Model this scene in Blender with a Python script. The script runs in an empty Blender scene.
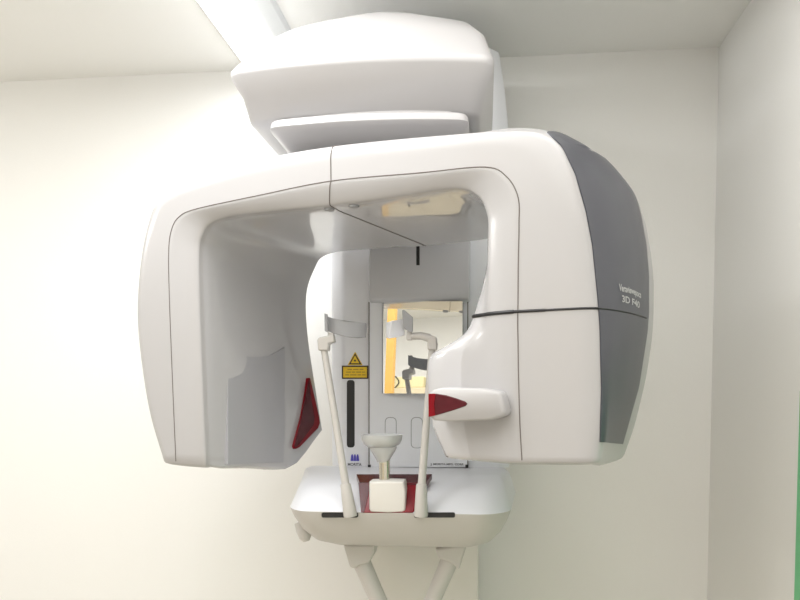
import bpy, bmesh, math
import numpy as np
from mathutils import Vector, Matrix

sc = bpy.context.scene
COL = sc.collection

# ------------------------------------------------------------------ camera
F = 750.0                       # focal length in pixels of an 800x600 frame
PITCH = math.radians(-3.0)
CAM = np.array([0.0, 0.0, 1.5])
PY0 = 390.0 + F * math.tan(-PITCH)
FW = np.array([0, math.cos(PITCH), math.sin(PITCH)])
UP = np.array([0, -math.sin(PITCH), math.cos(PITCH)])
RT = np.array([1.0, 0, 0])
cam = bpy.data.cameras.new('camera')
cam.sensor_width = 36.0
cam.lens = 36.0 * F / 800.0
cam.shift_y = (PY0 - 300.0) / 800.0
cam.clip_start = 0.05
camo = bpy.data.objects.new('camera', cam)
camo.location = CAM
camo.rotation_euler = (math.pi / 2 + PITCH, 0, 0)
COL.objects.link(camo)
sc.camera = camo

def ray(px, py):
    return FW + (px - 400.0) / F * RT + (PY0 - py) / F * UP
def hit(px, py, p0, n):
    d = ray(px, py)
    t = np.dot(p0 - CAM, n) / np.dot(d, n)
    return CAM + d * t
def proj(p):
    q = np.asarray(p) - CAM
    z = np.dot(q, FW)
    return 400 + F * np.dot(q, RT) / z, PY0 - F * np.dot(q, UP) / z

# ------------------------------------------------------------------ materials
def mat(name, col, rough=0.4, metal=0.0, coat=0.0, bump=0.0, bscale=400.0, emit=None, var=0.0, trans=0.0, coat_rough=0.05):
    m = bpy.data.materials.new(name)
    m.use_nodes = True
    nt = m.node_tree
    b = nt.nodes['Principled BSDF']
    b.inputs['Base Color'].default_value = (*col, 1)
    b.inputs['Roughness'].default_value = rough
    b.inputs['Metallic'].default_value = metal
    b.inputs['Coat Weight'].default_value = coat
    b.inputs['Coat Roughness'].default_value = coat_rough
    b.inputs['Transmission Weight'].default_value = trans
    tc = nt.nodes.new('ShaderNodeTexCoord')
    nz = nt.nodes.new('ShaderNodeTexNoise')
    nz.inputs['Scale'].default_value = bscale
    nz.inputs['Detail'].default_value = 3
    nt.links.new(tc.outputs['Object'], nz.inputs['Vector'])
    if var > 0:
        mx = nt.nodes.new('ShaderNodeMix'); mx.data_type = 'RGBA'
        mx.inputs[6].default_value = (*[c * (1 - var) for c in col], 1)
        mx.inputs[7].default_value = (*[min(1, c * (1 + var)) for c in col], 1)
        nt.links.new(nz.outputs['Fac'], mx.inputs[0])
        nt.links.new(mx.outputs[2], b.inputs['Base Color'])
    if bump > 0:
        bp = nt.nodes.new('ShaderNodeBump')
        bp.inputs['Strength'].default_value = bump
        bp.inputs['Distance'].default_value = 0.001
        nt.links.new(nz.outputs['Fac'], bp.inputs['Height'])
        nt.links.new(bp.outputs['Normal'], b.inputs['Normal'])
    if emit:
        b.inputs['Emission Color'].default_value = (*emit[0], 1)
        b.inputs['Emission Strength'].default_value = emit[1]
    return m

M = {}
M['wall'] = mat('wall_paint', (0.885, 0.88, 0.856), 0.8, bump=0.25, bscale=260, var=0.015)
M['ceil'] = mat('ceiling_paint', (0.90, 0.90, 0.875), 0.85, bump=0.2, bscale=200, var=0.01)
M['floor'] = mat('floor_vinyl', (0.69, 0.63, 0.54), 0.45, bump=0.1, bscale=60, var=0.06)
M['white'] = mat('white_plastic', (0.455, 0.447, 0.452), 0.32, coat=0.35, bump=0.04, bscale=900, var=0.01, coat_rough=0.12)
M['gloss'] = mat('gloss_white_plastic', (0.53, 0.525, 0.54), 0.22, coat=1.0, bump=0.0, bscale=900, var=0.01, coat_rough=0.015)
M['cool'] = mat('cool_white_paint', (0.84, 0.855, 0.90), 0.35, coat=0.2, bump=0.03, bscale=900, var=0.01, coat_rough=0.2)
M['shade'] = mat('shaded_white_paint', (0.60, 0.605, 0.64), 0.35, coat=0.2, bump=0.03, bscale=900, var=0.01, coat_rough=0.2)  # column white greyed: the arm's shadow on the upper housing is in this colour
M['wrm2'] = mat('bone_plastic', (0.76, 0.74, 0.70), 0.4, coat=0.15, bump=0.03, bscale=700, var=0.01)
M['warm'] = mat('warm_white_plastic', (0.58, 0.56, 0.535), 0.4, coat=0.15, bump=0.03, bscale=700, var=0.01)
M['grey'] = mat('grey_plastic', (0.42, 0.42, 0.45), 0.35, bump=0.05, bscale=900, var=0.02)
M['pad'] = mat('pad_grey_plastic', (0.34, 0.345, 0.36), 0.5, bump=0.05, bscale=900, var=0.02)
M['innergrey'] = mat('inner_panel_grey', (0.40, 0.40, 0.425), 0.35, coat=0.2, bscale=500, var=0.02)
M['dark'] = mat('slate_side_panel', (0.066, 0.069, 0.086), 0.36, coat=0.15, bump=0.15, bscale=1800, var=0.08, coat_rough=0.25)
M['line'] = mat('seam_shadow_grey', (0.16, 0.14, 0.13), 0.8, bscale=300, var=0.02)
M['black'] = mat('black_plastic', (0.012, 0.012, 0.014), 0.45, bscale=500, var=0.1)
M['red'] = mat('red_translucent_plastic', (0.20, 0.0015, 0.008), 0.3, coat=0.05, bscale=60, var=0.25)
M['maroon'] = mat('maroon_plastic', (0.085, 0.008, 0.014), 0.2, coat=0.2, bscale=60, var=0.25)
M['yellow'] = mat('yellow_sticker', (0.86, 0.58, 0.02), 0.5, bscale=300, var=0.05)
M['stickink'] = mat('sticker_ink', (0.05, 0.03, 0.02), 0.6, bscale=300, var=0.05)
M['faintink'] = mat('faint_sticker_ink', (0.42, 0.26, 0.02), 0.6, bscale=300, var=0.05)
M['wborder'] = mat('white_sticker_border', (0.85, 0.85, 0.85), 0.5, bscale=300, var=0.02)
M['purple'] = mat('logo_purple', (0.10, 0.085, 0.50), 0.5, bscale=300, var=0.03)
M['ink'] = mat('lettering_grey', (0.12, 0.12, 0.14), 0.6, bscale=300, var=0.03)
M['silverink'] = mat('lettering_silver', (0.50, 0.50, 0.50), 0.5, bscale=300, var=0.03)
M['chrome'] = mat('brushed_steel', (0.62, 0.58, 0.50), 0.22, metal=1.0, bump=0.05, bscale=300, var=0.05)
M['mirror'] = mat('mirror_glass', (0.93, 0.94, 0.95), 0.01, metal=1.0, bscale=5, var=0.003)
M['cup'] = mat('clear_frosted_plastic', (0.88, 0.89, 0.88), 0.22, coat=0.4, bscale=200, var=0.02, trans=0.55)
M['wood'] = mat('orange_wood', (0.72, 0.42, 0.10), 0.45, bump=0.1, bscale=40, var=0.08)
M['cream'] = mat('cream_laminate', (0.72, 0.62, 0.42), 0.4, bump=0.05, bscale=90, var=0.03)
M['boxy'] = mat('pale_yellow_card', (0.80, 0.72, 0.42), 0.6, bump=0.1, bscale=150, var=0.05)
M['green'] = mat('green_door_paint', (0.16, 0.56, 0.26), 0.45, bump=0.15, bscale=300, var=0.04)
M['housing'] = mat('lamp_housing_enamel', (0.78, 0.80, 0.80), 0.4, bscale=200, var=0.02)
M['lampglow'] = mat('lamp_diffuser', (0.95, 0.97, 1.0), 0.5, emit=((0.97, 0.99, 1.0), 7.0), bscale=100, var=0.01)

for k_ in ('red', 'maroon'):
    M[k_].node_tree.nodes['Principled BSDF'].inputs['Specular IOR Level'].default_value = 0.25

# ------------------------------------------------------------------ object helpers
def link_mesh(name, bm, m, parent=None, smooth=True, angle=35, bevel=0.0, seg=3):
    bmesh.ops.recalc_face_normals(bm, faces=bm.faces[:])
    me = bpy.data.meshes.new(name)
    bm.to_mesh(me); bm.free()
    mats = m if isinstance(m, (list, tuple)) else [m]
    for x in mats: me.materials.append(x)
    o = bpy.data.objects.new(name, me)
    COL.objects.link(o)
    if parent is not None: o.parent = parent
    if bevel > 0:
        md = o.modifiers.new('bevel', 'BEVEL'); md.width = bevel; md.segments = seg
        md.limit_method = 'ANGLE'; md.angle_limit = math.radians(32); md.harden_normals = False
    if smooth:
        for p in me.polygons: p.use_smooth = True
        try: me.set_sharp_from_angle(angle=math.radians(angle if bevel <= 0 else 75))
        except Exception: pass
    return o

def loft(bm, rings, closed=True, cap0=True, cap1=True, mi=0):
    vs = [[bm.verts.new(Vector(p)) for p in r] for r in rings]
    n = len(vs[0])
    for a, b in zip(vs[:-1], vs[1:]):
        for i in range(n if closed else n - 1):
            j = (i + 1) % n
            f = bm.faces.new((a[i], a[j], b[j], b[i])); f.material_index = mi
    if closed and cap0: bm.faces.new(vs[0]).material_index = mi
    if closed and cap1: bm.faces.new(vs[-1][::-1]).material_index = mi
    return vs

def prism(bm, pts, vec, mi=0):
    v = np.asarray(vec, float)
    return loft(bm, [[np.asarray(p) for p in pts], [np.asarray(p) + v for p in pts]], mi=mi)

def tube(bm, pts, rad, seg=10, mi=0, cap=True):
    pts = [np.asarray(p, float) for p in pts]
    rads = rad if isinstance(rad, (list, tuple)) else [rad] * len(pts)
    rings = []
    prev = None
    for i, p in enumerate(pts):
        t = pts[min(i + 1, len(pts) - 1)] - pts[max(i - 1, 0)]
        t = t / (np.linalg.norm(t) + 1e-12)
        if prev is None:
            h = np.array([0, 0, 1.0]) if abs(t[2]) < 0.9 else np.array([1.0, 0, 0])
        else: h = prev
        a = h - t * np.dot(h, t); a /= np.linalg.norm(a)
        b = np.cross(t, a); prev = a
        rings.append([p + rads[i] * (math.cos(k * 2 * math.pi / seg) * a + math.sin(k * 2 * math.pi / seg) * b) for k in range(seg)])
    return loft(bm, rings, cap0=cap, cap1=cap, mi=mi)

def lathe(bm, c, prof, seg=32, mi=0, axis_tilt=None):
    """prof: list of (radius, height) closed surface around vertical axis through c"""
    rings = []
    for r, h in prof:
        rings.append([np.array([c[0] + r * math.cos(2 * math.pi * k / seg), c[1] + r * math.sin(2 * math.pi * k / seg), c[2] + h]) for k in range(seg)])
    return loft(bm, rings, mi=mi)

def rounded(poly, rad, seg=6):
    """round the corners of a 2D polygon; rad: number or list"""
    n = len(poly); out = []
    for i in range(n):
        r = rad[i] if isinstance(rad, (list, tuple)) else rad
        p = np.array(poly[i], float); a = np.array(poly[i - 1], float) - p; b = np.array(poly[(i + 1) % n], float) - p
        la, lb = np.linalg.norm(a), np.linalg.norm(b)
        k = min(r, la * 0.49, lb * 0.49)
        pa, pb = p + a / la * k, p + b / lb * k
        if r <= 0:
            out += [p] * (seg + 1); continue
        for s in range(seg + 1):
            t = s / seg
            out.append((1 - t) ** 2 * pa + 2 * t * (1 - t) * p + t * t * pb)
    return out

def pchip(y):
    """monotone spline through y[0..n-1] (rows) at integer knots -> function of t"""
    y = np.asarray(y, float)
    n = len(y); d = np.diff(y, axis=0)
    m = np.zeros_like(y)
    for i in range(1, n - 1):
        a, b = d[i - 1], d[i]
        ok = a * b > 0
        m[i] = np.where(ok, 2 * a * b / np.where(ok, a + b, 1), 0)
    m[0] = d[0]; m[-1] = d[-1]
    def f(t):
        i = int(min(max(math.floor(t), 0), n - 2)); u = t - i
        h00 = 2 * u**3 - 3 * u**2 + 1; h10 = u**3 - 2 * u**2 + u
        h01 = -2 * u**3 + 3 * u**2; h11 = u**3 - u**2
        return h00 * y[i] + h10 * m[i] + h01 * y[i + 1] + h11 * m[i + 1]
    return f

def catmull(y):
    y = np.asarray(y, float); n = len(y)
    m = np.zeros_like(y)
    m[1:-1] = (y[2:] - y[:-2]) / 2; m[0] = y[1] - y[0]; m[-1] = y[-1] - y[-2]
    def f(t):
        i = int(min(max(math.floor(t), 0), n - 2)); u = t - i
        return (2 * u**3 - 3 * u**2 + 1) * y[i] + (u**3 - 2 * u**2 + u) * m[i] + (-2 * u**3 + 3 * u**2) * y[i + 1] + (u**3 - u**2) * m[i + 1]
    return f

def text_obj(name, body, size, origin, xd, yd, m, parent, fit=None, warp=None, ext=0.0):
    cu = bpy.data.curves.new(name + '_curve', 'FONT')
    cu.body = body; cu.size = size; cu.offset = size * 0.025; cu.extrude = ext
    to = bpy.data.objects.new(name + '_tmp', cu)
    COL.objects.link(to)
    dg = bpy.context.evaluated_depsgraph_get(); dg.update()
    me = bpy.data.meshes.new_from_object(to.evaluated_get(dg))
    bpy.data.objects.remove(to); bpy.data.curves.remove(cu)
    me.name = name
    xs = [v.co.x for v in me.vertices]; ys = [v.co.y for v in me.vertices]
    w = max(xs) - min(xs); x0 = min(xs)
    k = (fit / w) if fit else 1.0
    for v in me.vertices:
        x, y = (v.co.x - x0) * k, v.co.y
        v.co = Vector(warp(x, y)) if warp else Vector(np.asarray(origin) + np.asarray(xd) * x + np.asarray(yd) * y)
    me.materials.clear(); me.materials.append(m)
    o = bpy.data.objects.new(name, me); COL.objects.link(o)
    o.parent = parent
    return o

def tag(o, label=None, cat=None, group=None, kind=None):
    if label: o['label'] = label
    if cat: o['category'] = cat
    if group: o['group'] = group
    if kind: o['kind'] = kind
    return o
def empty(name, parent=None):
    o = bpy.data.objects.new(name, None); o.empty_display_size = 0.1
    COL.objects.link(o)
    if parent is not None: o.parent = parent
    return o

# ------------------------------------------------------------------ frames of reference
TH = math.radians(6.4)                             # the room (and the column) is turned a little from the lens axis
AC = np.array([math.cos(TH), -math.sin(TH), 0]); NC = np.array([-math.sin(TH), -math.cos(TH), 0])
P0 = np.array([0.055, 2.06, 0.0])                  # a point on the front face of the column carriage
Z = np.array([0, 0, 1.0])
def W(x, d, z): return P0 + AC * x + NC * d + Z * z     # x right, d out of the wall, z height
def C(px, py, d): return hit(px, py, P0 + NC * d, NC)
def L(p):
    q = np.asarray(p) - P0
    return np.dot(q, AC), np.dot(q, NC), p[2]
def CX(px, py, d): return L(C(px, py, d))[0]
def CZ(px, py, d): return C(px, py, d)[2]

WALL_D = -0.26
ceil_z = CZ(400, 62.5, WALL_D)
XR = CX(713, 330, WALL_D)
XL, DF = -3.2, 3.1

# ------------------------------------------------------------------ room
def slab_box(name, x0, x1, d0, d1, z0, z1, m, kind='structure', parent=None, bevel=0.0):
    bm = bmesh.new()
    loft(bm, [[W(x0, d0, z), W(x1, d0, z), W(x1, d1, z), W(x0, d1, z)] for z in (z0, z1)])
    o = link_mesh(name, bm, m, parent, smooth=bevel > 0, bevel=bevel)
    if kind: o['kind'] = kind
    return o
T = 0.1
slab_box('floor', XL - T, XR + T, DF + T, WALL_D - T, -0.1, 0.0, M['floor'])
slab_box('ceiling', XL - T, XR + T, DF + T, WALL_D - T, ceil_z, ceil_z + 0.1, M['ceil'])
slab_box('wall_back', XL - T, XR + T, WALL_D, WALL_D - T, 0, ceil_z, M['wall'])
slab_box('wall_right', XR, XR + T, DF, WALL_D, 0, ceil_z, M['wall'])
slab_box('wall_left', XL - T, XL, DF, WALL_D, 0, ceil_z, M['wall'])
slab_box('wall_front', XL - T, XR + T, DF + T, DF, 0, ceil_z, M['wall'])
for nm, a in (('baseboard_back', (XL, XR, WALL_D + 0.012, WALL_D)), ('baseboard_left', (XL, XL + 0.012, DF, WALL_D + 0.012))):
    slab_box(nm, *a, 0, 0.07, M['wborder'])
# green door in the right-hand wall, at the frame's edge
def on_right_wall(px, py):
    return L(hit(px, py, W(XR, 0, 0), AC))
gd = L(hit(796.3, 500, W(XR - 0.012, 0, 0), AC))[1]
dr = slab_box('door_1', XR - 0.012, XR - 0.001, gd + 0.5, gd, 0.004, 1.5, M['green'], bevel=0.003)

# ------------------------------------------------------------------ fluorescent lamp
def on_ceil(px, py, dz=0.0):
    return L(hit(px, py, np.array([0, 0, ceil_z - dz]), Z))
dzl = 0.05
xa = on_ceil(190, 0, dzl)[0]; xa2 = on_ceil(237, 60, dzl)[0]
xb = on_ceil(244, 0, dzl)[0]; xc = on_ceil(276, 0, 0.0)[0]
xl0 = (xa + xa2) / 2
dl_far = -0.21
lamp = empty('fluorescent_light'); lamp.location = W((xl0 + xc) / 2, 0.7, ceil_z)
lampinv = Matrix.Translation(-Vector(lamp.location))
tag(lamp, 'long glowing white fluorescent ceiling light behind the x-ray machine top', 'ceiling light')
def under(o, root):
    o.parent = root; o.matrix_parent_inverse = Matrix.Translation(-Vector(root.location)); return o
bm = bmesh.new()
prof = [(xl0 - 0.012, ceil_z - 0.0005), (xl0 - 0.012, ceil_z - 0.02), (xl0, ceil_z - 0.03), (xb, ceil_z - 0.03), (xc - 0.01, ceil_z - 0.012), (xc, ceil_z - 0.0005)]
loft(bm, [[W(x, d, z) for x, z in prof] for d in (dl_far, dl_far + 1.30)])
under(link_mesh('housing', bm, M['housing'], smooth=False, bevel=0.003), lamp)
bm = bmesh.new()
prof = rounded([(xl0 + 0.002, ceil_z - 0.0302), (xl0 + 0.004, ceil_z - 0.040), (xb - 0.004, ceil_z - 0.040), (xb - 0.002, ceil_z - 0.0302)], 0.012, 4)
loft(bm, [[W(p[0], d, p[1]) for p in prof] for d in (dl_far + 0.012, dl_far + 1.288)])
under(link_mesh('diffuser', bm, M['lampglow']), lamp)
for d in (dl_far + 0.001, dl_far + 1.289):
    bm = bmesh.new()
    loft(bm, [[W(x, dd, z) for x, z in ((xl0, ceil_z - 0.0302), (xl0, ceil_z - 0.042), (xb, ceil_z - 0.042), (xb, ceil_z - 0.0302))] for dd in (d, d + 0.010)])
    under(link_mesh('end_cap', bm, M['housing'], smooth=False), lamp)

# ------------------------------------------------------------------ the machine root
ROOT = empty('dental_x_ray_machine')
ROOT.location = W(0, -0.1, 0)
tag(ROOT, 'white wall-mounted panoramic dental x-ray machine with rotating C-shaped arm', 'x-ray machine')
def part(name, bm, m, parent=None, **k):
    o = link_mesh(name, bm, m, None, **k)
    if parent is None or parent is ROOT:
        o.parent = ROOT; o.matrix_parent_inverse = Matrix.Translation(-Vector(ROOT.location))
    else:
        o.parent = parent
    return o

# the sub-parts' parents keep an identity transform, so world-built meshes stay in place once their parent sits under ROOT
def sub(o, parent):
    o.parent = parent
    o.matrix_parent_inverse = Matrix.Identity(4)
    return o

# ---- column shaft
bm = bmesh.new()
xs0, xs1 = CX(368, 560, -0.03), CX(478.5, 560, -0.03)
for_out = rounded([(xs0, -0.03), (xs1, -0.03), (xs1, WALL_D + 0.001), (xs0, WALL_D + 0.001)], 0.006, 3)
loft(bm, [[W(p[0], p[1], z) for p in for_out] for z in (0.0, 2.3)])
column = part('column', bm, M['wrm2'])

# ---- carriage
zb = CZ(420, 467.5, 0.0)
def carr_ring(z, k):
    # k: 0 at the base, 1 at the top (narrower at the right)
    xl, xr = CX(331, 400, -0.03), CX(510, 400, -0.03) - 0.035 * k
    x1, x2 = CX(343, 400, 0.0), CX(499, 400, 0.0) - 0.035 * k
    return [W(*p, z) for p in rounded([(xl, -0.035), (x1, 0.0), (x2, 0.0), (xr, -0.035), (xr, -0.2), (xl, -0.2)], [0.012, 0.012, 0.012, 0.012, 0.01, 0.01], 4)]
ztop = CZ(497, 52, -0.03)
zs = CZ(507, 128, -0.03)
bm = bmesh.new()
loft(bm, [carr_ring(zb, 0), carr_ring(1.55, 0), carr_ring(zs, 0.25), carr_ring((zs + ztop) / 2, 0.55), carr_ring(ztop, 1.0)])
carriage = part('carriage', bm, M['cool'], angle=40)
hb = bmesh.new()
loft(hb, [[W(*p) for p in ((CX(383, 350, 0.0), d, CZ(420, 302, 0)), (CX(462.5, 350, 0.0), d, CZ(420, 302, 0)), (CX(462.5, 350, 0.0), d, CZ(420, 393, 0)), (CX(383, 350, 0.0), d, CZ(420, 393, 0)))] for d in (0.05, -0.08)])
cut = link_mesh('cutter', hb, M['grey'], None, smooth=False)
md = carriage.modifiers.new('hole', 'BOOLEAN'); md.operation = 'DIFFERENCE'; md.object = cut; md.solver = 'EXACT'
dg = bpy.context.evaluated_depsgraph_get(); dg.update()
nm_ = bpy.data.meshes.new_from_object(carriage.evaluated_get(dg))
carriage.modifiers.clear(); carriage.data = nm_
bpy.data.objects.remove(cut)

def plate(bm, pxs, d0, d1, rad=0.0, seg=4, mi=0):
    """plate on the carriage plane: outline in image points of plane d0 -> extruded to d1"""
    pts = [L(C(x, y, d0)) for x, y in pxs]
    pp = [(p[0], p[2]) for p in pts]
    if rad: pp = rounded(pp, rad, seg)
    loft(bm, [[W(p[0], d0, p[1]) for p in pp], [W(p[0], d1, p[1]) for p in pp]], mi=mi)

# front panel with a window opening for the mirror
FP = 0.018
bm = bmesh.new()
plate(bm, [(369.6, 300), (383, 300), (383, 467), (369.6, 467)], FP, 0.0)
plate(bm, [(462.5, 300), (467.2, 300), (467.2, 467), (462.5, 467)], FP, 0.0)
plate(bm, [(383, 393), (462.5, 393), (462.5, 467), (383, 467)], FP, 0.0)
bmesh.ops.remove_doubles(bm, verts=bm.verts[:], dist=1e-5)
sub(part('front_panel', bm, M['cool'], carriage, smooth=False), carriage)
# dark seams at both sides of the panel, and the little black feet
for x in (369.0, 467.6):
    bm = bmesh.new()
    plate(bm, [(x - 0.5, 302), (x + 0.5, 302), (x + 0.5, 464), (x - 0.5, 464)], FP * 0.9, 0.0)
    sub(part('panel_seam', bm, M['line'], carriage, smooth=False), carriage)
for x in (369.3, 466.8):
    bm = bmesh.new(); plate(bm, [(x - 1.4, 464.8), (x + 1.4, 464.8), (x + 1.4, 468), (x - 1.4, 468)], FP + 0.003, 0.0)
    sub(part('hinge_pin', bm, M['black'], carriage, smooth=False), carriage)
# embossed finger grips on the panel
for x0, x1 in ((385.2, 396.2), (411.2, 422.4)):
    bm = bmesh.new()
    pp = [L(C(x, y, FP)) for x, y in ((x0, 417.5), (x1, 417.5), (x1, 448), (x0, 448))]
    out = rounded([(p[0], p[2]) for p in pp], 0.0135, 8)
    tube(bm, [W(p[0], FP - 0.0004, p[1]) for p in out + [out[0]]], 0.0012, 6)
    sub(part('embossed_grip', bm, M['pad'], carriage), carriage)

# mirror, hinged slightly open inside the panel opening
MY = math.radians(15.0); MT = math.radians(4.2)
NM = np.array([-math.sin(MY) * math.cos(MT), -math.cos(MY) * math.cos(MT), math.sin(MT)])
MP = C(384.5, 303, FP - 0.002)
NM = NM / np.linalg.norm(NM)
bm = bmesh.new()
mp = [hit(x, y, MP, NM) for x, y in ((383.3, 301.5), (462.3, 301.5), (462.3, 393.2), (383.3, 393.2))]
cM = sum(mp) / 4
mp = [cM + (p - cM) * 1.005 for p in mp]
prism(bm, mp, -NM * 0.003)
mbk = [p - NM * 0.0032 for p in mp]
mirror = sub(part('mirror', bm, M['mirror'], carriage, smooth=False), carriage)
bm = bmesh.new(); prism(bm, mbk, -NM * 0.006)
sub(part('mirror_backing', bm, M['grey'], carriage, smooth=False), carriage)
mirror['label'] = 'square mirror set in the column'
for x0, x1 in ((381.8, 383.2), (462.1, 463.4)):
    bm = bmesh.new()
    plate(bm, [(x0, 302), (x1, 302), (x1, 393.4), (x0, 393.4)], FP + 0.0008, FP - 0.012)
    sub(part('mirror_edging', bm, M['grey'], carriage, smooth=False), carriage)

# upper housing above the mirror with its vertical light slit
HD = 0.042
bm = bmesh.new()
zb2 = CZ(420, 301.5, HD)
x0, x1 = CX(368.5, 280, HD), CX(470, 280, HD)
rings = []
for z, ins, dd in ((zb2, 0.004, 0.030), (zb2 + 0.003, 0.001, HD - 0.008), (zb2 + 0.012, 0.0, HD), (zb2 + 0.035, 0.0, HD), (2.05, 0.0, HD)):
    rings.append([W(*p, z) for p in rounded([(x0 + ins, 0.0005), (x0 + ins, dd), (x1 - ins, dd), (x1 - ins, 0.0005)], [0, 0.008, 0.008, 0], 4)])
loft(bm, rings)
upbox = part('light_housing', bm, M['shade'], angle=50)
bm = bmesh.new(); plate(bm, [(416.3, 225), (419.6, 225), (419.6, 265.2), (416.3, 265.2)], HD + 0.0008, HD - 0.004)
sub(part('light_slit', bm, M['black'], upbox, smooth=False), upbox)

# left wing: long black slot, warning stickers, logo, lettering
E = 0.0012
bm = bmesh.new(); plate(bm, [(346.8, 380), (354.6, 380), (354.6, 447.5), (346.8, 447.5)], E, -0.003, rad=0.0095, seg=6)
sub(part('height_slot', bm, M['black'], carriage, smooth=False), carriage)
bm = bmesh.new(); plate(bm, [(341.8, 365.6), (368.3, 365.6), (368.3, 378.9), (341.8, 378.9)], E, -0.003, rad=0.002)
st = sub(part('warning_label', bm, M['stickink'], carriage, smooth=False), carriage)
st['label'] = 'yellow rectangular warning label with a black border'
bm = bmesh.new(); plate(bm, [(343.2, 367), (366.9, 367), (366.9, 377.5), (343.2, 377.5)], E + 0.0006, E - 0.001, rad=0.001)
sub(part('warning_label_face', bm, M['yellow'], carriage, smooth=False), carriage)
bm = bmesh.new()
for y, segs in ((369.4, ((347.5, 352), (353.2, 358.5), (359.6, 363.5))), (372.1, ((346, 351), (352, 355), (356, 361.2), (362, 365))), (374.9, ((345.2, 349), (350, 356.5), (357.5, 361), (362, 365.5)))):
    for a, b in segs: plate(bm, [(a, y - 0.45), (b, y - 0.45), (b, y + 0.45), (a, y + 0.45)], E + 0.001, E)
sub(part('warning_label_print', bm, M['faintink'], carriage, smooth=False), carriage)
def tri(cx, yt, yb, hw): return [(cx, yt), (cx + hw, yb), (cx - hw, yb)]
bm = bmesh.new(); plate(bm, tri(355.1, 351.6, 365.2, 7.6), E * 0.6, -0.003, rad=0.002)
sub(part('warning_triangle_backing', bm, M['yellow'], carriage, smooth=False), carriage)
bm = bmesh.new(); plate(bm, tri(355.1, 353.2, 364.4, 6.4), E, -0.003, rad=0.001)
sub(part('warning_triangle', bm, M['stickink'], carriage, smooth=False), carriage)
bm = bmesh.new(); plate(bm, tri(355.1, 355.4, 363.3, 4.3), E + 0.0006, E - 0.001, rad=0.001)
sub(part('warning_triangle_face', bm, M['yellow'], carriage, smooth=False), carriage)
bm = bmesh.new()
cc = L(C(355.0, 360.6, E))
pts = []
for k in range(32):
    r = (0.0034 if k % 2 == 0 else 0.0022); a = 2 * math.pi * k / 32
    pts.append((cc[0] + r * math.cos(a), cc[2] + r * math.sin(a)))
loft(bm, [[W(p[0], E + 0.001, p[1]) for p in pts], [W(p[0], E, p[1]) for p in pts]])
sub(part('laser_symbol', bm, M['stickink'], carriage, smooth=False), carriage)
# logo: three leaning rounded strokes joined as an m
bm = bmesh.new()
for i, x in enumerate((352.1, 354.8, 357.5)):
    out = [(x - 1.25 - 0.4 * (i == 0), 461), (x - 1.0, 456), (x - 0.3, 454.2), (x + 0.6, 454.4), (x + 1.2, 456.5), (x + 1.35 + 0.3 * (i == 2), 461)]
    plate(bm, out, E + 0.0002 * i, -0.002, rad=0.0015)
sub(part('logo_mark', bm, M['purple'], carriage, smooth=False), carriage)
a = C(347.8, 465.6, E); b_ = C(361.6, 465.6, E)
tx = text_obj('maker_lettering', 'MORITA', 0.0105, a, AC, Z, M['ink'], carriage, fit=np.linalg.norm(b_ - a))
sub(tx, carriage)
a = C(430.5, 465.0, FP + 0.0008); b_ = C(464, 465.0, FP + 0.0008)
tx = text_obj('panel_lettering', 'J. MORITA MFG. CORP.', 0.0075, a, AC, Z, M['ink'], carriage, fit=np.linalg.norm(b_ - a))
sub(tx, carriage)

# ------------------------------------------------------------------ gantry (rotating C arm)
AL = math.radians(27.0)
GA = np.array([math.cos(AL), -math.sin(AL), 0]); GB = np.array([math.sin(AL), math.cos(AL), 0])
GO = np.array([0.267, 1.25, 0.0])
def GW(u, w, z): return GO + GA * u + GB * w + Z * z
def GUZ(px, py, w):
    p = hit(px, py, GO + GB * w, GB)
    return np.array([np.dot(p - GO, GA), p[2]])
# matched outline keys, image points: outer edge, front groove, inner edge
KEY = [  # outer        groove       inner
    ((159, 461), (176, 463), (207, 465)),
    ((144, 408), (172.5, 380), (203.5, 380)),
    ((133.5, 330), (169.5, 300), (200.5, 300)),
    ((135, 272), (168.7, 252), (200, 252)),
    ((143, 224), (171.5, 230), (203, 236)),
    ((155, 197), (179, 217), (211, 224)),
    ((186, 177.5), (196, 209), (230, 217)),
    ((261, 154.5), (258, 195.5), (278, 211)),
    ((330.5, 142), (331, 181), (331.5, 206)),
    ((425, 132), (420, 172.8), (398, 196.5)),
    ((505, 126), (484, 167), (455, 188.5)),
    ((546, 130), (506, 176), (478, 196)),
    ((573, 161), (518, 197), (488, 215)),
    ((586, 205), (519, 225), (489, 238)),
    ((594, 255), (518.3, 262), (488.5, 268)),
    ((599, 300), (518, 300), (488.5, 300)),
    ((601, 330), (517.7, 322), (488.5, 322)),
    ((602, 350), (518, 340), (488.5, 337)),
    ((602.5, 365), (518.2, 355), (488.5, 352)),
    ((602.5, 385), (518.6, 380), (488.5, 378)),
    ((602, 425), (520, 425), (490, 425)),
    ((598, 461.5), (522, 461), (492, 459)),
]
NK = len(KEY)
Po = np.array([GUZ(*k[0], 0.0) for k in KEY])
Gr = np.array([GUZ(*k[1], 0.0) for k in KEY])
In = np.array([GUZ(*k[2], 0.022) for k in KEY])
I2 = In.copy()
# inner edge a little behind the front: the right head swells toward the middle at its lower end
for k, p in {13: (489, 238), 14: (488, 266), 15: (478, 304), 16: (467, 331), 17: (446, 346), 18: (431, 356), 19: (428, 378), 20: (433, 425), 21: (445, 455)}.items():
    I2[k] = GUZ(*p, 0.055)
for k in range(0, 13):
    c = np.array([-0.38, 1.62]); v = c - In[k]
    I2[k] = In[k] + 0.004 * v / np.linalg.norm(v)
I3 = I2.copy()
WB = 0.452
for k, p in {0: (322, 430), 1: (316.5, 396), 2: (307.5, 335), 3: (306.5, 293)}.items():
    I3[k] = GUZ(*p, WB)
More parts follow.
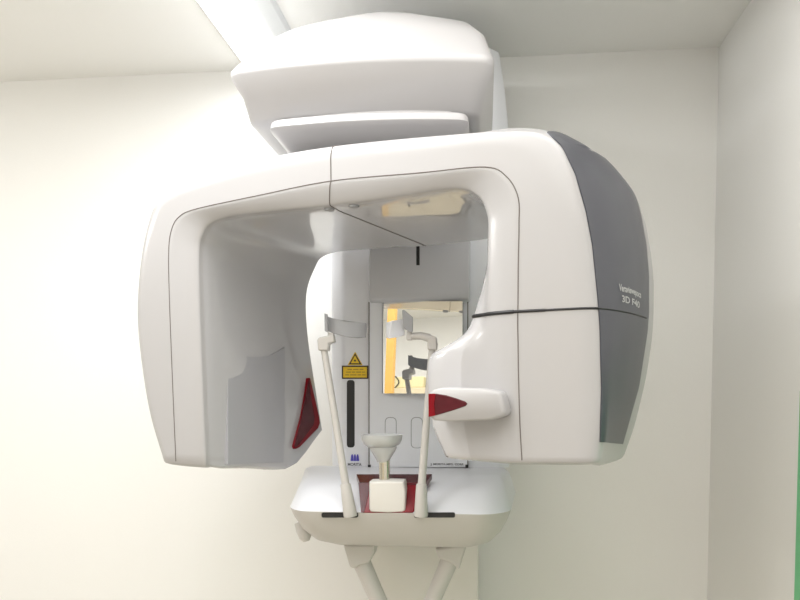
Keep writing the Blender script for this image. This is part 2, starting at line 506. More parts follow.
# outward direction of the outer edge
NO = np.zeros_like(Po)
for k in range(NK):
    t = Po[min(k + 1, NK - 1)] - Po[max(k - 1, 0)]; t = t / np.linalg.norm(t)
    NO[k] = np.array([-t[1], t[0]])
# widest outline, a quarter metre behind the front
O2 = Po + NO * 0.012
for k, p in {9: None, 10: (520, 139), 11: (586, 149), 12: (621, 177), 13: (636, 208), 14: (644.5, 260), 15: (645.5, 300), 16: (644, 330), 17: (641.5, 350), 18: (639, 366), 19: (635, 387), 20: (625, 428), 21: (614, 460)}.items():
    if p: O2[k] = GUZ(*p, 0.22)
zr = GUZ(322, 430, WB)[1]; zm = GUZ(290, 466, 0.309)[1]; zf = In[0][1]
def zbot(w):
    if w <= 0.309: return zf + (zm - zf) * w / 0.309
    return zm + (zr - zm) * (w - 0.309) / (WB - 0.309)

def ring_ctrl(k):
    """control points (u,z,w) of the arm's cross-section at key k"""
    o, g, i1, i2, i3, n, o2 = Po[k], Gr[k], In[k], I2[k], I3[k], NO[k], O2[k]
    gi = (g - o); gl = np.linalg.norm(gi); gi = gi / gl      # from outer toward inner
    fil = min(0.032 if k < 11 else 0.044, gl * 0.6)
    pts = []
    def A(p, w): pts.append(np.array([p[0], p[1], w]))
    A(i3, WB); A(i2 + (i3 - i2) * 0.68, 0.309); A(i2 + (i3 - i2) * 0.30, 0.16); A(i2, 0.055)
    A(i1 + (i2 - i1) * 0.25, 0.027); A(i1, 0.018); A(g + (i1 - g) * 0.55, 0.006); A(g + (i1 - g) * 0.12, 0.0)
    A(g, 0.0); A(g - gi * (gl - fil) * 0.5, 0.0); A(o + gi * fil, 0.0)
    A(o + gi * fil * 0.30, 0.006); A(o, 0.028)
    A(o + (o2 - o) * 0.45, 0.075); A(o + (o2 - o) * 0.82, 0.14); A(o2, 0.22); A(o2, 0.30)
    A(o2 - n * 0.012, 0.39); A(o2 - n * 0.03, 0.435); A(o2 - n * 0.06, WB + 0.001); A(i3 + (o2 - i3) * 0.4, WB + 0.002)
    P = np.array(pts)
    if k == 0:
        for q in P:
            if q[2] > 0.05: q[1] = zbot(min(q[2], WB))
    return P
CTRL = np.array([ring_ctrl(k) for k in range(NK)])       # NK x NV x 3
NV = CTRL.shape[1]
sfun = catmull(CTRL.reshape(NK, -1))
def sect(s): return sfun(s).reshape(NV, 3)
def S3(s, v):
    P = sect(s)
    f = pchip(np.vstack([P, P[:1]]))
    q = f(v)
    return GW(q[0], q[2], q[1])
SUBS, SUBV = 8, 4
rings = []
GR = []
for a in range((NK - 1) * SUBS + 1):
    s = a / SUBS
    P = sect(s); f = pchip(np.vstack([P, P[:1]]))
    rr = [f(b / SUBV) for b in range(NV * SUBV)]
    rings.append(rr)
def bottom_rings(r):
    c = np.mean(r, axis=0)
    r2, r3 = [], []
    for q in r:
        d = (c - q); d[1] = 0
        ln = np.linalg.norm(d) + 1e-9
        r2.append(q + d / ln * min(0.004, ln) + np.array([0, -0.004, 0]))
        r3.append(q + d / ln * min(0.013, ln) + np.array([0, -0.007, 0]))
    return r2, r3
b2, b3 = bottom_rings(rings[0]); e2, e3 = bottom_rings(rings[-1])
allr = [b3, b2] + rings + [e2, e3]
bm = bmesh.new()
loft(bm, [[GW(q[0], q[2], q[1]) for q in r] for r in allr], cap0=False, cap1=False)
bm.verts.ensure_lookup_table()
nr = NV * SUBV
av = list(bm.verts)
for base in (0, (len(allr) - 1) * nr):
    vs = [av[base + i] for i in range(nr)]
    cv = bm.verts.new(sum((v.co for v in vs), Vector()) / nr)
    for i in range(nr): bm.faces.new((vs[i], vs[(i + 1) % nr], cv))
arm = part('rotating_arm', bm, [M['white'], M['gloss']], angle=50)
# underside of the bridge and inner faces are a more polished plastic
me = arm.data
for p in me.polygons:
    i = p.index
    ra, vb = divmod(i, nr)
    if ra < len(allr) - 1 and vb < 3.6 * SUBV: p.material_index = 1

def nrm(s, v, e=0.02):
    a = S3(s + e, v) - S3(s - e, v); b = S3(s, v + e) - S3(s, v - e)
    n = np.cross(a, b); n /= np.linalg.norm(n)
    q = S3(s, v)
    cen = GW(-0.35, 0.22, q[2])
    P = sect(min(max(s, 0), NK - 1)); c = P.mean(axis=0)
    if np.dot(n, q - GW(c[0], c[2], c[1])) < 0: n = -n
    return n

# groove along the front face
bm = bmesh.new()
tube(bm, [S3(s, 8.0) + (-GB) * 0.0002 for s in np.linspace(0.02, NK - 1.02, 160)], 0.0010, 6)
sub(part('front_groove', bm, M['line'], arm), arm)
# seam across the bridge (over the front and along the underside)
bm = bmesh.new()
tube(bm, [S3(8, v) + nrm(8, v) * 0.0002 for v in np.linspace(0.0, 14.0, 90)], 0.0011, 6)
sub(part('bridge_seam', bm, M['line'], arm), arm)
# dark gap round the right head at one height
zg = GUZ(517, 311.5, 0.0)[1]
def s_at(v, z, lo=13.0, hi=NK - 1):
    for _ in range(40):
        m = (lo + hi) / 2
        P = sect(m); f = pchip(np.vstack([P, P[:1]]))
        if f(v)[1] > z: lo = m
        else: hi = m
    return (lo + hi) / 2
bm = bmesh.new()
pts = []; rad = []
for v in np.linspace(2.9, 12.9, 90):
    s = s_at(v, zg); pts.append(S3(s, v)); rad.append(0.0034 if v < 7 else (0.0026 if v < 9 else 0.0020))
tube(bm, pts, rad, 8)
sub(part('head_gap', bm, M['black'], arm), arm)

# slate side panel on the right head: bounded by its two side curves
left_b = [(128, 540), (131, 545), (147, 562), (174, 575), (211, 585.5), (245, 592), (280, 595.5), (300, 597.5), (329, 599.5), (390, 601.0), (442, 599.5), (470, 599)]
right_b = [(128, 550), (141, 575), (156, 601), (171, 619), (189, 633), (215, 640), (245, 645.5), (275, 648), (312, 648.0), (332, 646.5), (387, 638), (442, 622.5), (470, 614)]
def itp(tab, y):
    ys = [t[0] for t in tab]; xs = [t[1] for t in tab]
    return float(np.interp(y, ys, xs))
def find_v(s, tab, lo=10.5, hi=15.6):
    best = None
    prev = None
    for v in np.linspace(lo, hi, 90):
        x, y = proj(S3(s, v))
        g = x - itp(tab, y)
        if g >= 0:
            if prev is None: return v
            return prev[0] + (v - prev[0]) * (-prev[1]) / (g - prev[1])
        prev = (v, g)
    return hi
rows = []
svals = list(np.linspace(10.85, 20.75, 72))
for s in svals:
    va = find_v(s, left_b); vb = max(find_v(s, right_b), va + 0.02)
    rows.append([(s, va + (vb - va) * t) for t in np.linspace(0, 1, 18)])
bm = bmesh.new()
grid = []
for r in rows:
    line = []
    for (s, v) in r: line.append((S3(s, v), nrm(s, v)))
    grid.append(line)
outer_ = [[bm.verts.new(Vector(p + n * 0.0022)) for p, n in l] for l in grid]
inner_ = [[bm.verts.new(Vector(p - n * 0.003)) for p, n in l] for l in grid]
R_, K_ = len(grid), len(grid[0])
for i in range(R_ - 1):
    for j in range(K_ - 1):
        bm.faces.new((outer_[i][j], outer_[i][j + 1], outer_[i + 1][j + 1], outer_[i + 1][j]))
for i in range(R_ - 1):
    for j in (0, K_ - 1):
        bm.faces.new((outer_[i][j], outer_[i + 1][j], inner_[i + 1][j], inner_[i][j]))
for j in range(K_ - 1):
    for i in (0, R_ - 1):
        bm.faces.new((outer_[i][j], outer_[i][j + 1], inner_[i][j + 1], inner_[i][j]))
def find_low(px, py):
    best = (1e9, None)
    for s in np.linspace(19, 20.8, 46):
        for v in np.linspace(11, 15, 80):
            q = S3(s, v); x, y = proj(q); d = (x - px) ** 2 + (y - py) ** 2
            if d < best[0]: best = (d, q)
    return best[1]
pa_, pb_ = find_low(600.5, 442.5), find_low(621.5, 445.0)
hd_ = np.cross(pb_ - pa_, Z); cn_ = np.cross(pb_ - pa_, hd_)
if cn_[2] > 0: cn_ = -cn_
bmesh.ops.bisect_plane(bm, geom=bm.verts[:] + bm.edges[:] + bm.faces[:], plane_co=Vector(pa_), plane_no=Vector(cn_), clear_outer=True)
side = part('side_panel', bm, M['dark'], arm, angle=40)
sub(side, arm); side['label'] = 'dark slate grey glossy side panel'
# gap line and lettering on the side panel
bm = bmesh.new()
pts = []
for v in np.linspace(11.2, 15.0, 60):
    s = s_at(v, zg); pts.append(S3(s, v) + nrm(s, v) * 0.0022)
tube(bm, pts, 0.0014, 8)
sub(part('panel_gap', bm, M['black'], arm), arm)
def find_sv(px, py):
    best = (1e9, 15, 13)
    for s in np.linspace(13, 19, 61):
        for v in np.linspace(12.5, 15.4, 59):
            x, y = proj(S3(s, v)); d = (x - px) ** 2 + (y - py) ** 2
            if d < best[0]: best = (d, s, v)
    return best[1], best[2]
def side_text(name, body, pa, pb, h):
    s0, v0 = find_sv(*pa); s1, v1 = find_sv(*pb)
    a = S3(s0, v0)
    width = np.linalg.norm(S3(s1, v1) - a)
    ds = 0.25; dz = S3(s0 - ds, v0)[2] - a[2]
    def warp(x, y):
        t = x / width
        v = v0 + (v1 - v0) * t; s = s0 + (s1 - s0) * t - y / dz * ds
        return S3(s, v) + nrm(s, v) * 0.0032
    o = text_obj(name, body, h, None, None, None, M['silverink'], arm, fit=width, warp=warp)
    sub(o, arm)
side_text('model_lettering', 'Veraviewepocs', (618, 291), (639, 299.5), 0.017)
side_text('model_number', '3D F40', (620.5, 301), (637.5, 308.5), 0.016)

# recessed grey panel on the inner face of the left head
def on_face(px, py, s=1.0, v=1.5, off=0.0):
    p0 = S3(0.9, 1.6); n = GA * 1.0
    a = S3(0.9, 1.0); b = S3(0.9, 2.2); c = S3(2.2, 1.6)
    n = np.cross(b - a, c - a); n /= np.linalg.norm(n)
    if np.dot(n, GA) < 0: n = -n
    return hit(px, py, p0 + n * off, n), n
outl = [(228, 464.5), (228, 346), (233, 351), (240, 354.5), (250, 357), (262, 357), (272, 354.5), (279, 351), (285, 347), (284.5, 440), (283.5, 462)]
bm = bmesh.new()
pp = [on_face(x, y, off=0.0012)[0] for x, y in outl]; nn = on_face(250, 400)[1]
prism(bm, pp, -nn * 0.012)
sub(part('inner_panel', bm, M['innergrey'], arm, smooth=False), arm)
# red corner window of the left head
bm = bmesh.new()
outl = [(310.5, 377), (314, 392), (319.5, 416), (320.5, 423), (318.5, 428.5), (300, 447.5), (296.5, 449), (295.5, 446), (302, 420)]
pp = [on_face(x, y, off=0.010)[0] for x, y in outl]
prism(bm, pp, -nn * 0.03)
rw = sub(part('red_window', bm, M['red'], arm, bevel=0.003), arm)
bm = bmesh.new()
outl = [(309.6, 379), (310.8, 396), (314.8, 417), (313.5, 425), (299, 444.5), (295.2, 447.5), (295.0, 446), (301.6, 419)]
pp = [on_face(x, y, off=0.0112)[0] for x, y in outl]
prism(bm, pp, -nn * 0.003)
sub(part('red_window_core', bm, M['maroon'], arm, smooth=False), arm)
# small round alignment lamps under the bridge
for (px, py) in ((329.5, 210.0), (354, 206.8)):
    c = hit(px, py, np.array([0, 0, S3(8, 2.5)[2]]), Z)
    bm = bmesh.new(); lathe(bm, c, [(0.010, 0.004), (0.010, -0.0012), (0.008, -0.002)], 20)
    sub(part('alignment_lamp', bm, M['pad'], arm), arm)

# beam outlet nose on the right head, with its red window
nose_f = [(429, 393), (434, 389), (444, 387.2), (480, 388.3), (499, 391.5), (502, 394.5), (506.5, 411), (504.5, 415.5), (491, 420), (450, 421.5), (434, 420.5), (429.5, 417)]
fr = [GUZ(x, y, -0.022) for x, y in nose_f]
cz = np.mean(fr, axis=0)
def ring_n(k, w, dz=0.0): return [GW(*(cz + (p - cz) * k)[:1], w, (cz + (p - cz) * k)[1] + dz) for p in fr]
bm = bmesh.new()
loft(bm, [ring_n(0.90, -0.026), ring_n(0.965, -0.024), ring_n(1.0, -0.018), ring_n(1.005, 0.0), ring_n(1.0, 0.03), ring_n(1.0, 0.10)])
nose = part('beam_outlet', bm, M['white'], arm, angle=60)
sub(nose, arm)
bm = bmesh.new()
red_f = [(428.6, 393.8), (436, 393.6), (446, 395.2), (456, 398.2), (465, 401.4), (467.2, 403.6), (465.5, 406), (452, 410.6), (438, 414.8), (428.8, 417)]
pp = [GW(p[0], -0.0275, p[1]) for p in (GUZ(x, y, -0.0275) for x, y in red_f)]
prism(bm, pp, GB * 0.03)
sub(part('red_window', bm, M['maroon'], arm, bevel=0.0015), arm)
bm = bmesh.new()
red_f = [(428.4, 393.7), (435.5, 393.7), (434, 404), (435, 415.4), (428.6, 417)]
pp = [GW(p[0], -0.0282, p[1]) for p in (GUZ(x, y, -0.0282) for x, y in red_f)]
prism(bm, pp, GB * 0.012)
sub(part('red_window_edge', bm, M['red'], arm, smooth=False), arm)

# ------------------------------------------------------------------ overhead arm and hub
def plan(pl, pr, py, df, db, z, rf, rb=0.02, curve=0.0, dref=None):
    """rounded plan outline; left/right given as image columns at depth df and height z"""
    zz = z
    def colx(px, d):
        # x where the image column px meets height zz at depth d
        lo, hi = -1.5, 1.5
        for _ in range(50):
            m = (lo + hi) / 2
            if proj(W(m, d, zz))[0] < px: lo = m
            else: hi = m
        return m
    xl = colx(pl, dref if dref is not None else df); xr = colx(pr, dref if dref is not None else df)
    n = 9; front = []
    pts = [(xl, db)]
    rr = [rb]
    for i in range(n):
        t = i / (n - 1)
        pts.append((xl + (xr - xl) * t, df - curve * (2 * t - 1) ** 2)); rr.append(rf if i in (0, n - 1) else 0.02)
    pts.append((xr, db)); rr.append(rb)
    return [W(p[0], p[1], z) for p in rounded(pts, rr, 6)]
SD = 0.555
zb_s = CZ(360, 110, SD - 0.02)
ze_s = CZ(360, 54, SD)
zt_s = CZ(372, 4.0, SD - 0.16)
DB = -0.1
def ring_slab(pl, pr, df, z, rf, curve, dref): return plan(pl, pr, 0, df, DB, z, rf, curve=curve, dref=dref)
bm = bmesh.new()
loft(bm, [
    ring_slab(264, 470, SD - 0.085, zb_s + 0.004, 0.05, 0.03, SD - 0.12),
    ring_slab(254, 478, SD - 0.060, zb_s + 0.005, 0.055, 0.03, SD - 0.10),
    ring_slab(250, 481, SD - 0.053, zb_s + 0.011, 0.06, 0.03, SD - 0.10),
    ring_slab(246, 487, SD - 0.027, zb_s + (ze_s - zb_s) * 0.55, 0.06, 0.03, SD - 0.10),
    ring_slab(239, 493, SD, ze_s - 0.018, 0.06, 0.03, SD - 0.10),
    ring_slab(237.5, 494, SD - 0.001, ze_s - 0.006, 0.06, 0.03, SD - 0.10),
    ring_slab(239, 494, SD - 0.008, ze_s + 0.003, 0.06, 0.03, SD - 0.10),
    ring_slab(244, 492, SD - 0.022, ze_s + 0.018, 0.06, 0.03, SD - 0.11),
    ring_slab(262, 485, SD - 0.065, ze_s + (zt_s - ze_s) * 0.45, 0.07, 0.04, SD - 0.14),
    ring_slab(280, 472, SD - 0.12, ze_s + (zt_s - ze_s) * 0.76, 0.08, 0.06, SD - 0.17),
    ring_slab(318, 446, SD - 0.18, ze_s + (zt_s - ze_s) * 0.96, 0.08, 0.06, SD - 0.22),
    ring_slab(345, 425, SD - 0.26, zt_s + 0.004, 0.06, 0.05, SD - 0.28),
])
over = part('overhead_arm', bm, M['white'], angle=60)
# bearing hub between overhead arm and the rotating arm
HF = 0.545
zl_t = CZ(370, 112.0, HF); zl_b = CZ(370, 121.5, HF)
bm = bmesh.new()
zg_t = zb_s + 0.012
loft(bm, [plan(310, 440, 0, HF - 0.20, 0.12, zl_b - 0.085, 0.10, 0.10, 0.03, HF - 0.1),
          plan(300, 450, 0, HF - 0.14, 0.12, zl_b - 0.06, 0.10, 0.10, 0.03, HF - 0.1),
          plan(287, 459, 0, HF - 0.07, 0.12, zl_b - 0.025, 0.09, 0.09, 0.025, HF - 0.08),
          plan(276, 466, 0, HF - 0.016, 0.12, zl_b - 0.004, 0.06, 0.06, 0.02, HF - 0.05),
          plan(271, 468.0, 0, HF - 0.003, 0.12, zl_b, 0.04, 0.06, 0.02, HF - 0.04),
          plan(270, 469, 0, HF, 0.12, zl_b + 0.003, 0.04, 0.06, 0.02, HF - 0.04),
          plan(271, 468, 0, HF - 0.002, 0.12, zl_t - 0.003, 0.04, 0.06, 0.02, HF - 0.04),
          plan(272.5, 467, 0, HF - 0.005, 0.12, zl_t, 0.04, 0.06, 0.02, HF - 0.04),
          plan(282, 458, 0, HF - 0.045, 0.12, zl_t + 0.0005, 0.04, 0.06, 0.02, HF - 0.06),
          plan(282, 458, 0, HF - 0.045, 0.12, zg_t, 0.04, 0.06, 0.02, HF - 0.06)])
hub = part('bearing_hub', bm, M['white'], over, angle=45)
sub(hub, over)

# ------------------------------------------------------------------ chin-rest base unit
BD = 0.40
zr_ = CZ(400, 513.5, BD)
zdk = CZ(400, 478, 0.005)
def at(px, py, d): p = L(C(px, py, d)); return p
xl_f = at(287, 513.5, BD - 0.03)[0]; xr_f = at(506, 513.5, BD)[0]
xl_b = at(300, 478, 0.0)[0]; xr_b = at(516, 478, 0.0)[0]
HT = CZ(400, 468.6, 0.05) - zr_
def base_ring(k, z, kd=None, rad=0.02, xsh=0.0, yback=0.0):
    poly = [(xl_b, yback), (xl_f, BD - 0.05), (xl_f + 0.035, BD), (xr_f - 0.035, BD), (xr_f + 0.012, BD - 0.05), (xr_b, yback)]
    cx, cd = (xl_f + xr_f) / 2 + 0.01 + xsh, 0.10
    kd = kd or k
    out = rounded(poly, [0.02, 0.04, 0.03, 0.03, 0.05, 0.02], 6)
    res = []
    for p in out:
        d = max(cd + (p[1] - cd) * kd, yback) if p[1] > 0.01 else p[1]
        res.append(W(cx + (p[0] - cx) * k, d, z))
    return res
zlow = CZ(420, 549, 0.28)
bm = bmesh.new()
H = zr_ - zlow
loft(bm, [base_ring(0.60, zlow, 0.45), base_ring(0.70, zlow + H * 0.05, 0.60), base_ring(0.82, zlow + H * 0.22, 0.78), base_ring(0.91, zlow + H * 0.48, 0.89), base_ring(0.97, zlow + H * 0.78, 0.96),
          base_ring(0.996, zr_ - 0.003, 0.997), base_ring(1.0, zr_ + 0.001, 1.0), base_ring(0.993, zr_ + 0.005, 0.985), base_ring(0.955, zr_ + HT * 0.66, 0.84), base_ring(0.935, zr_ + HT * 0.86, 0.72), base_ring(0.915, zr_ + HT * 0.95, 0.55), base_ring(0.90, zr_ + HT, 0.3)])
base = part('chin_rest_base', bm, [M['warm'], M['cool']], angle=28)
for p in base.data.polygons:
    if p.center.z > zr_ + 0.0005: p.material_index = 1  # deck gets the brighter paint: light falling from above put into the colour
# slots at the front rim where the temple supports slide
for x0, x1 in ((321.5, 358), (414, 455)):
    bm = bmesh.new()
    plate(bm, [(x0, 512.6), (x1, 512.6), (x1, 517.6), (x0, 517.6)], BD + 0.0012, BD - 0.02, rad=0.004)
    sub(part('slide_slot', bm, M['black'], base, smooth=False), base)
# red cover behind the chin block
bm = bmesh.new()
q = [C(357, 474.5, 0.16), C(432, 474.5, 0.16), C(424, 483, 0.345), C(360, 483, 0.345)]
rd = [C(360, 483, 0.355), C(424.5, 483, 0.355), C(413.5, 513.0, 0.402), C(362, 513.0, 0.402)]
prism(bm, rd, NC * -0.05)
sub(part('red_cover', bm, M['red'], base, bevel=0.003), base)
bm = bmesh.new()
rd = [C(356.5, 474.2, 0.30), C(432, 474.2, 0.30), C(425, 484, 0.358), C(360, 484, 0.358)]
prism(bm, rd, Z * -0.012)
rd = [C(358.5, 483, 0.3585), C(371, 483, 0.3585), C(364.0, 512.6, 0.403), C(361, 512.6, 0.403)]
prism(bm, rd, NC * -0.02)
sub(part('maroon_cover', bm, M['maroon'], base, smooth=False), base)
# bent peg under the left side
bm = bmesh.new()
tube(bm, [C(300, 522, 0.30), C(303, 530, 0.30), C(305.5, 537, 0.30), C(306.5, 541, 0.30)], [0.014, 0.017, 0.015, 0.008], 14)
sub(part('release_peg', bm, M['warm'], base), base)

# chin rest
chin = empty('chin_rest'); chin.parent = ROOT; chin.matrix_parent_inverse = Matrix.Translation(-Vector(ROOT.location))
CD = 0.40
bm = bmesh.new()
pf = [(369.2, 481.5), (387, 480.8), (403.5, 481.5), (405.5, 490), (405.5, 511), (403, 512.4), (388, 512.8), (370.5, 511.8), (369, 509)]
pts = [at(x, y, CD) for x, y in pf]
c0 = np.mean([[p[0], p[2]] for p in pts], axis=0)
xm = at(391, 495, CD)[0]
rings = []
for k, d in ((0.90, CD + 0.004), (0.97, CD + 0.002), (1.0, CD - 0.004), (1.0, CD - 0.05)):
    r = []
    for p in pts:
        q = c0 + (np.array([p[0], p[2]]) - c0) * k
        r.append(W(q[0], d - max(0.0, (q[0] - xm)) * 0.12, q[1]))
    rings.append(r)
loft(bm, rings)
sub(part('block', bm, M['wrm2'], chin, bevel=0.002), chin)
cs = C(384.5, 470, CD - 0.03)
pxm = np.linalg.norm(C(385, 470, CD - 0.03) - C(384, 470, CD - 0.03))
def h(py): return C(384.5, py, CD - 0.03)[2]
bm = bmesh.new(); lathe(bm, np.array([cs[0], cs[1], 0]), [(5.4 * pxm, h(484)), (5.4 * pxm, h(459))], 24)
sub(part('stem', bm, M['chrome'], chin), chin)
bm = bmesh.new(); c1 = C(381.8, 450, CD - 0.03)
lathe(bm, np.array([c1[0] + 0.003, c1[1], 0]), [(6 * pxm, h(462)), (7 * pxm, h(459.5)), (9 * pxm, h(456)), (12.5 * pxm, h(450.5)), (13.6 * pxm, h(447.5)), (13.4 * pxm, h(446)), (11 * pxm, h(445))], 28)
sub(part('cup_holder', bm, M['cup'], chin), chin)
bm = bmesh.new()
lathe(bm, np.array([c1[0], c1[1], 0]), [(8 * pxm, h(447.5)), (14 * pxm, h(446.8)), (18 * pxm, h(444)), (20 * pxm, h(440)), (20.7 * pxm, h(435.5)), (20.5 * pxm, h(434.6)), (19.4 * pxm, h(435.5)), (17.5 * pxm, h(440)), (12 * pxm, h(443.5)), (3 * pxm, h(444.3))], 40)
sub(part('chin_cup', bm, M['cup'], chin), chin)

# temple supports
def support(side):
    r = empty('temple_support'); r.parent = ROOT; r.matrix_parent_inverse = Matrix.Translation(-Vector(ROOT.location))
    d = BD + 0.012
    if side < 0:
        sockt, sockb, top = (345.5, 484), (350.5, 516.5), (324.0, 349)
        cap = [(317, 339.5), (319, 337.2), (333.2, 334.5), (334.2, 342), (328.5, 343.5), (328.2, 350.5), (318, 350.5)]
        pad = [(325.5, 315.5), (331, 317.5), (337, 319), (343, 320.3), (349, 321.2), (357, 322), (365, 322.3), (364.5, 336.8), (357, 337.8), (349, 337.2), (343, 336), (337, 334.4), (331, 332.5), (326, 330.5)]
        tab = [(324.2, 313.3), (327.3, 314.2), (327.8, 332.5), (324.6, 331.0)]
        stub = [(327.5, 332), (333.3, 333), (333.5, 341), (327.5, 341)]
        d_pad = lambda x: 0.0 + 0.018 * ((x - 345) / 20.0) ** 2
    else:
        sockt, sockb, top = (421.5, 484), (421.0, 516.5), (432.0, 349)
        cap = [(427.2, 345), (427.8, 339), (431, 335), (436.5, 337), (437, 348), (436, 350), (427.5, 350)]
        pad = [(385, 322), (392, 320.6), (403, 318.4), (403.5, 334.5), (396, 337.2), (388, 338.2), (385.5, 337)]
        tab = [(402.0, 310.3), (404.2, 309.8), (412.8, 317.2), (412.8, 331.5), (409, 332), (403, 327.5)]
        stub = [(406.5, 331), (411.5, 331.5), (412, 340), (406.2, 340)]
        d_pad = lambda x: 0.0 + 0.02 * ((x - 394) / 10.0) ** 2
    # socket
    bm = bmesh.new()
    a, b = C(*sockt, d), C(*sockb, d)
    pw = np.linalg.norm(C(401, 400, d) - C(400, 400, d))
    tube(bm, [a + Z * 0.001, a, a + (b - a) * 0.06, b - (b - a) * 0.05, b], [3.6 * pw, 5.0 * pw, 5.4 * pw, 7.0 * pw, 6.6 * pw], 16)
    sub(part('socket', bm, M['warm'], r), r)
    bm = bmesh.new()
    t = C(*top, d - 0.02)
    tube(bm, [a + (b - a) * 0.1, a + (t - a) * 0.5, t], [4.0 * pw, 3.7 * pw, 3.4 * pw], 14)
    sub(part('post', bm, M['warm'], r), r)
    dd = d - 0.008
    def flat(pts, d0, th, bev, name, m, bend=None):
        bm = bmesh.new()
        f = [L(C(x, y, d0)) for x, y in pts]
        n = len(f)
        fr = [W(p[0], d0 - (bend(x) if bend else 0), p[2]) for p, (x, y) in zip(f, pts)]
        bk = [W(p[0], d0 - th - (bend(x) if bend else 0), p[2]) for p, (x, y) in zip(f, pts)]
        if bend:      # strip triangulation of the curved pad: pair upper and lower points
            loft(bm, [fr, bk], cap0=False, cap1=False)
            bm.verts.ensure_lookup_table()
            for off in (0, n):
                vs = [bm.verts[off + i] for i in range(n)]
                fc = bm.faces.new(vs)
                bmesh.ops.triangulate(bm, faces=[fc])
        else: loft(bm, [fr, bk])
        return sub(part(name, bm, m, r, bevel=bev), r)
    flat(cap, dd, 0.026, 0.003, 'post_cap', M['warm'])
    flat(stub, dd - 0.004, 0.016, 0.002, 'pad_stub', M['warm'])
    if side > 0:
        bm = bmesh.new()
        tube(bm, [C(408, 336.5, dd - 0.012), C(414, 336.2, dd - 0.012), C(421, 335.8, dd - 0.012), C(428, 337.5, dd - 0.012), C(433, 341.5, dd - 0.012), C(434, 346, dd - 0.012)],
             [3.2 * pw, 3.6 * pw, 3.9 * pw, 4.2 * pw, 4.4 * pw, 4.2 * pw], 12)
        sub(part('arm', bm, M['warm'], r), r)
    flat(pad, dd, 0.008, 0.0015, 'pad', M['pad'] if side < 0 else M['cool'], d_pad)
    flat(tab, dd + 0.004, 0.006, 0.001, 'side_tab', M['pad'])
    return r
support(-1); support(1)

# patient handles below the base
def handle(side):
    r = empty('patient_handle'); r.parent = ROOT; r.matrix_parent_inverse = Matrix.Translation(-Vector(ROOT.location))
    d = 0.22
    if side < 0:
        br = [(343, 545), (375, 545), (373, 556), (369, 563), (358, 566), (354.5, 569.5), (349.5, 567)]
        g0, g1, r0, r1 = (362, 563), (388, 622), 9.2, 8.2
        collar = ((359.5, 557), (362.5, 566))
    else:
        br = [(435, 549), (467, 545), (459, 570.5), (456, 567), (449, 562), (439, 559)]
        g0, g1, r0, r1 = (452.5, 554), (423, 622), 9.0, 7.8
        collar = ((450.5, 557), (447.5, 565))
    bm = bmesh.new()
    f = [C(x, y, d + 0.03) for x, y in br]
    prism(bm, f, NC * -0.07)
    sub(part('bracket', bm, M['warm'], r, bevel=0.005), r)
    pw = np.linalg.norm(C(401, 560, d) - C(400, 560, d))
    bm = bmesh.new()
    tube(bm, [C(*g0, d), C(g0[0] + (g1[0] - g0[0]) * 0.5, g0[1] + (g1[1] - g0[1]) * 0.5, d), C(*g1, d)], [r0 * pw, (r0 + r1) / 2 * pw, r1 * pw], 20)
    sub(part('grip', bm, M['warm'], r), r)
handle(-1); handle(1)

# ------------------------------------------------------------------ what the mirror shows: the far corner of the room
def mirror_ray(px, py):
    d = ray(px, py); d = d / np.linalg.norm(d)
    t = np.dot(MP - CAM, NM) / np.dot(d, NM)
    p = CAM + d * t
    return p, d - 2 * np.dot(d, NM) * NM
def mirror_hit(px, py, p0, n):
    p, r = mirror_ray(px, py)
    return L(p + r * np.dot(p0 - p, n) / np.dot(r, n))
MF = 3.04
pa, pb = mirror_hit(386, 345, W(0, 2.1, 0), NC), mirror_hit(393.5, 345, W(0, 2.1, 0), NC)
post = slab_box('wooden_post', min(pa[0], pb[0]), max(pa[0], pb[0]), 2.14, 2.10, 0.001, ceil_z - 0.001, M['wood'], kind=None, bevel=0.004)
tag(post, 'orange wooden post reflected at the left edge of the mirror', 'post')
MC = 2.78
ct = mirror_hit(412, 387.5, W(0, MC, 0), NC); cl = mirror_hit(394.5, 387, W(0, MC, 0), NC); cr = mirror_hit(470, 387, W(0, MC, 0), NC)
cx0, cx1, ctz = cl[0], cr[0], ct[2]
cab = empty('tall_cabinet'); cab.location = W((cx0 + cx1) / 2, MC + 0.15, 0)
tag(cab, 'tall cream cabinet reflected low in the mirror', 'cabinet')
bm = bmesh.new(); loft(bm, [[W(x, d, z) for x, d in ((cx0, MC), (cx1, MC), (cx1, DF - 0.012), (cx0, DF - 0.012))] for z in (0.0, ctz)])
under(link_mesh('carcass', bm, M['cream'], bevel=0.004), cab)
xm_ = (cx0 + cx1) / 2
for a, b in ((cx0 + 0.004, xm_ - 0.002), (xm_ + 0.002, cx1 - 0.004)):
    bm = bmesh.new(); loft(bm, [[W(x, d, z) for x, d in ((a, MC - 0.02), (b, MC - 0.02), (b, MC - 0.0005), (a, MC - 0.0005))] for z in (0.08, ctz - 0.01)])
    dr_ = under(link_mesh('door', bm, M['cream'], bevel=0.003), cab)
    hx = b - 0.03 if a < xm_ - 0.05 else a + 0.03
    bm = bmesh.new(); tube(bm, [W(hx, MC - 0.019, 1.05), W(hx, MC - 0.045, 1.06), W(hx, MC - 0.045, 1.19), W(hx, MC - 0.019, 1.2)], 0.005, 8)
    o = link_mesh('handle', bm, M['chrome'], dr_); o.matrix_parent_inverse = Matrix.Translation(-Vector(cab.location)) if False else Matrix.Identity(4)
b0 = mirror_hit(394, 377, W(0, MC + 0.02, 0), NC); b1 = mirror_hit(424, 375.5, W(0, MC + 0.02, 0), NC)
bxz = mirror_hit(410, 376.5, W(0, MC + 0.02, 0), NC)[2]
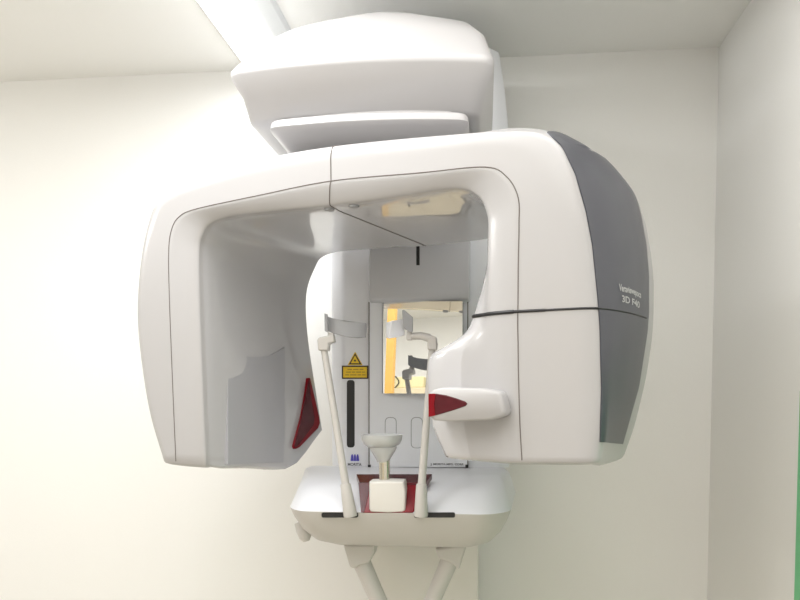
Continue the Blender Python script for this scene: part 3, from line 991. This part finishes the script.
bm = bmesh.new(); loft(bm, [[W(x, d, z) for x, d in ((b0[0] + 0.005, MC + 0.02), (b1[0], MC + 0.02), (b1[0] - 0.01, MC + 0.22), (b0[0] + 0.02, MC + 0.22))] for z in (ctz + 0.001, bxz)])
bxo = link_mesh('storage_box', bm, M['boxy'], bevel=0.008)
tag(bxo, 'pale yellow box on the cabinet top, reflected in the mirror', 'box')
bm = bmesh.new()
zc_ = ctz + (bxz - ctz) * 0.5; x0_, x1_ = b0[0] + 0.005, b1[0]
tube(bm, [W(x0_ + 0.004 + 0.03 * math.sin(t * math.pi) , MC + 0.016, ctz + 0.003 + (bxz - ctz) * t) for t in np.linspace(0, 1, 14)] +
         [W(x0_ + 0.004 - 0.006 * t, MC + 0.03 + 0.05 * t, bxz + 0.004) for t in np.linspace(0, 1, 6)], 0.0035, 8)
cd_ = link_mesh('cord', bm, M['black'])
tag(cd_, 'thin black cord curling over the end of the reflected pale box', 'cord')

# ------------------------------------------------------------------ light
def area(name, loc, rot, sx, sy, power, col):
    l = bpy.data.lights.new(name, 'AREA'); l.shape = 'RECTANGLE'; l.size = sx; l.size_y = sy
    l.energy = power; l.color = col
    o = bpy.data.objects.new(name, l); o.location = loc; o.rotation_euler = rot
    COL.objects.link(o); return o
area('tube_light', W((xl0 + xb) / 2, dl_far + 0.85, ceil_z - 0.043), (0, 0, -TH), (xb - xl0) * 0.9, 0.9, 7.5, (0.98, 0.99, 1.0))
area('room_light', W(-0.5, 1.55, ceil_z - 0.03), (0, 0, -TH), 2.4, 2.1, 36, (1.0, 0.985, 0.96))
area('side_room_light', W(-2.7, 0.8, ceil_z - 0.05), (0, math.radians(-40), -TH), 0.25, 0.8, 13, (1.0, 0.99, 0.97))
w = bpy.data.worlds.new('world'); sc.world = w; w.use_nodes = True
w.node_tree.nodes['Background'].inputs[0].default_value = (1, 0.98, 0.95, 1)
w.node_tree.nodes['Background'].inputs[1].default_value = 0.15
sc.view_settings.view_transform = 'Standard'
sc.view_settings.look = 'None'
sc.view_settings.exposure = 0.1
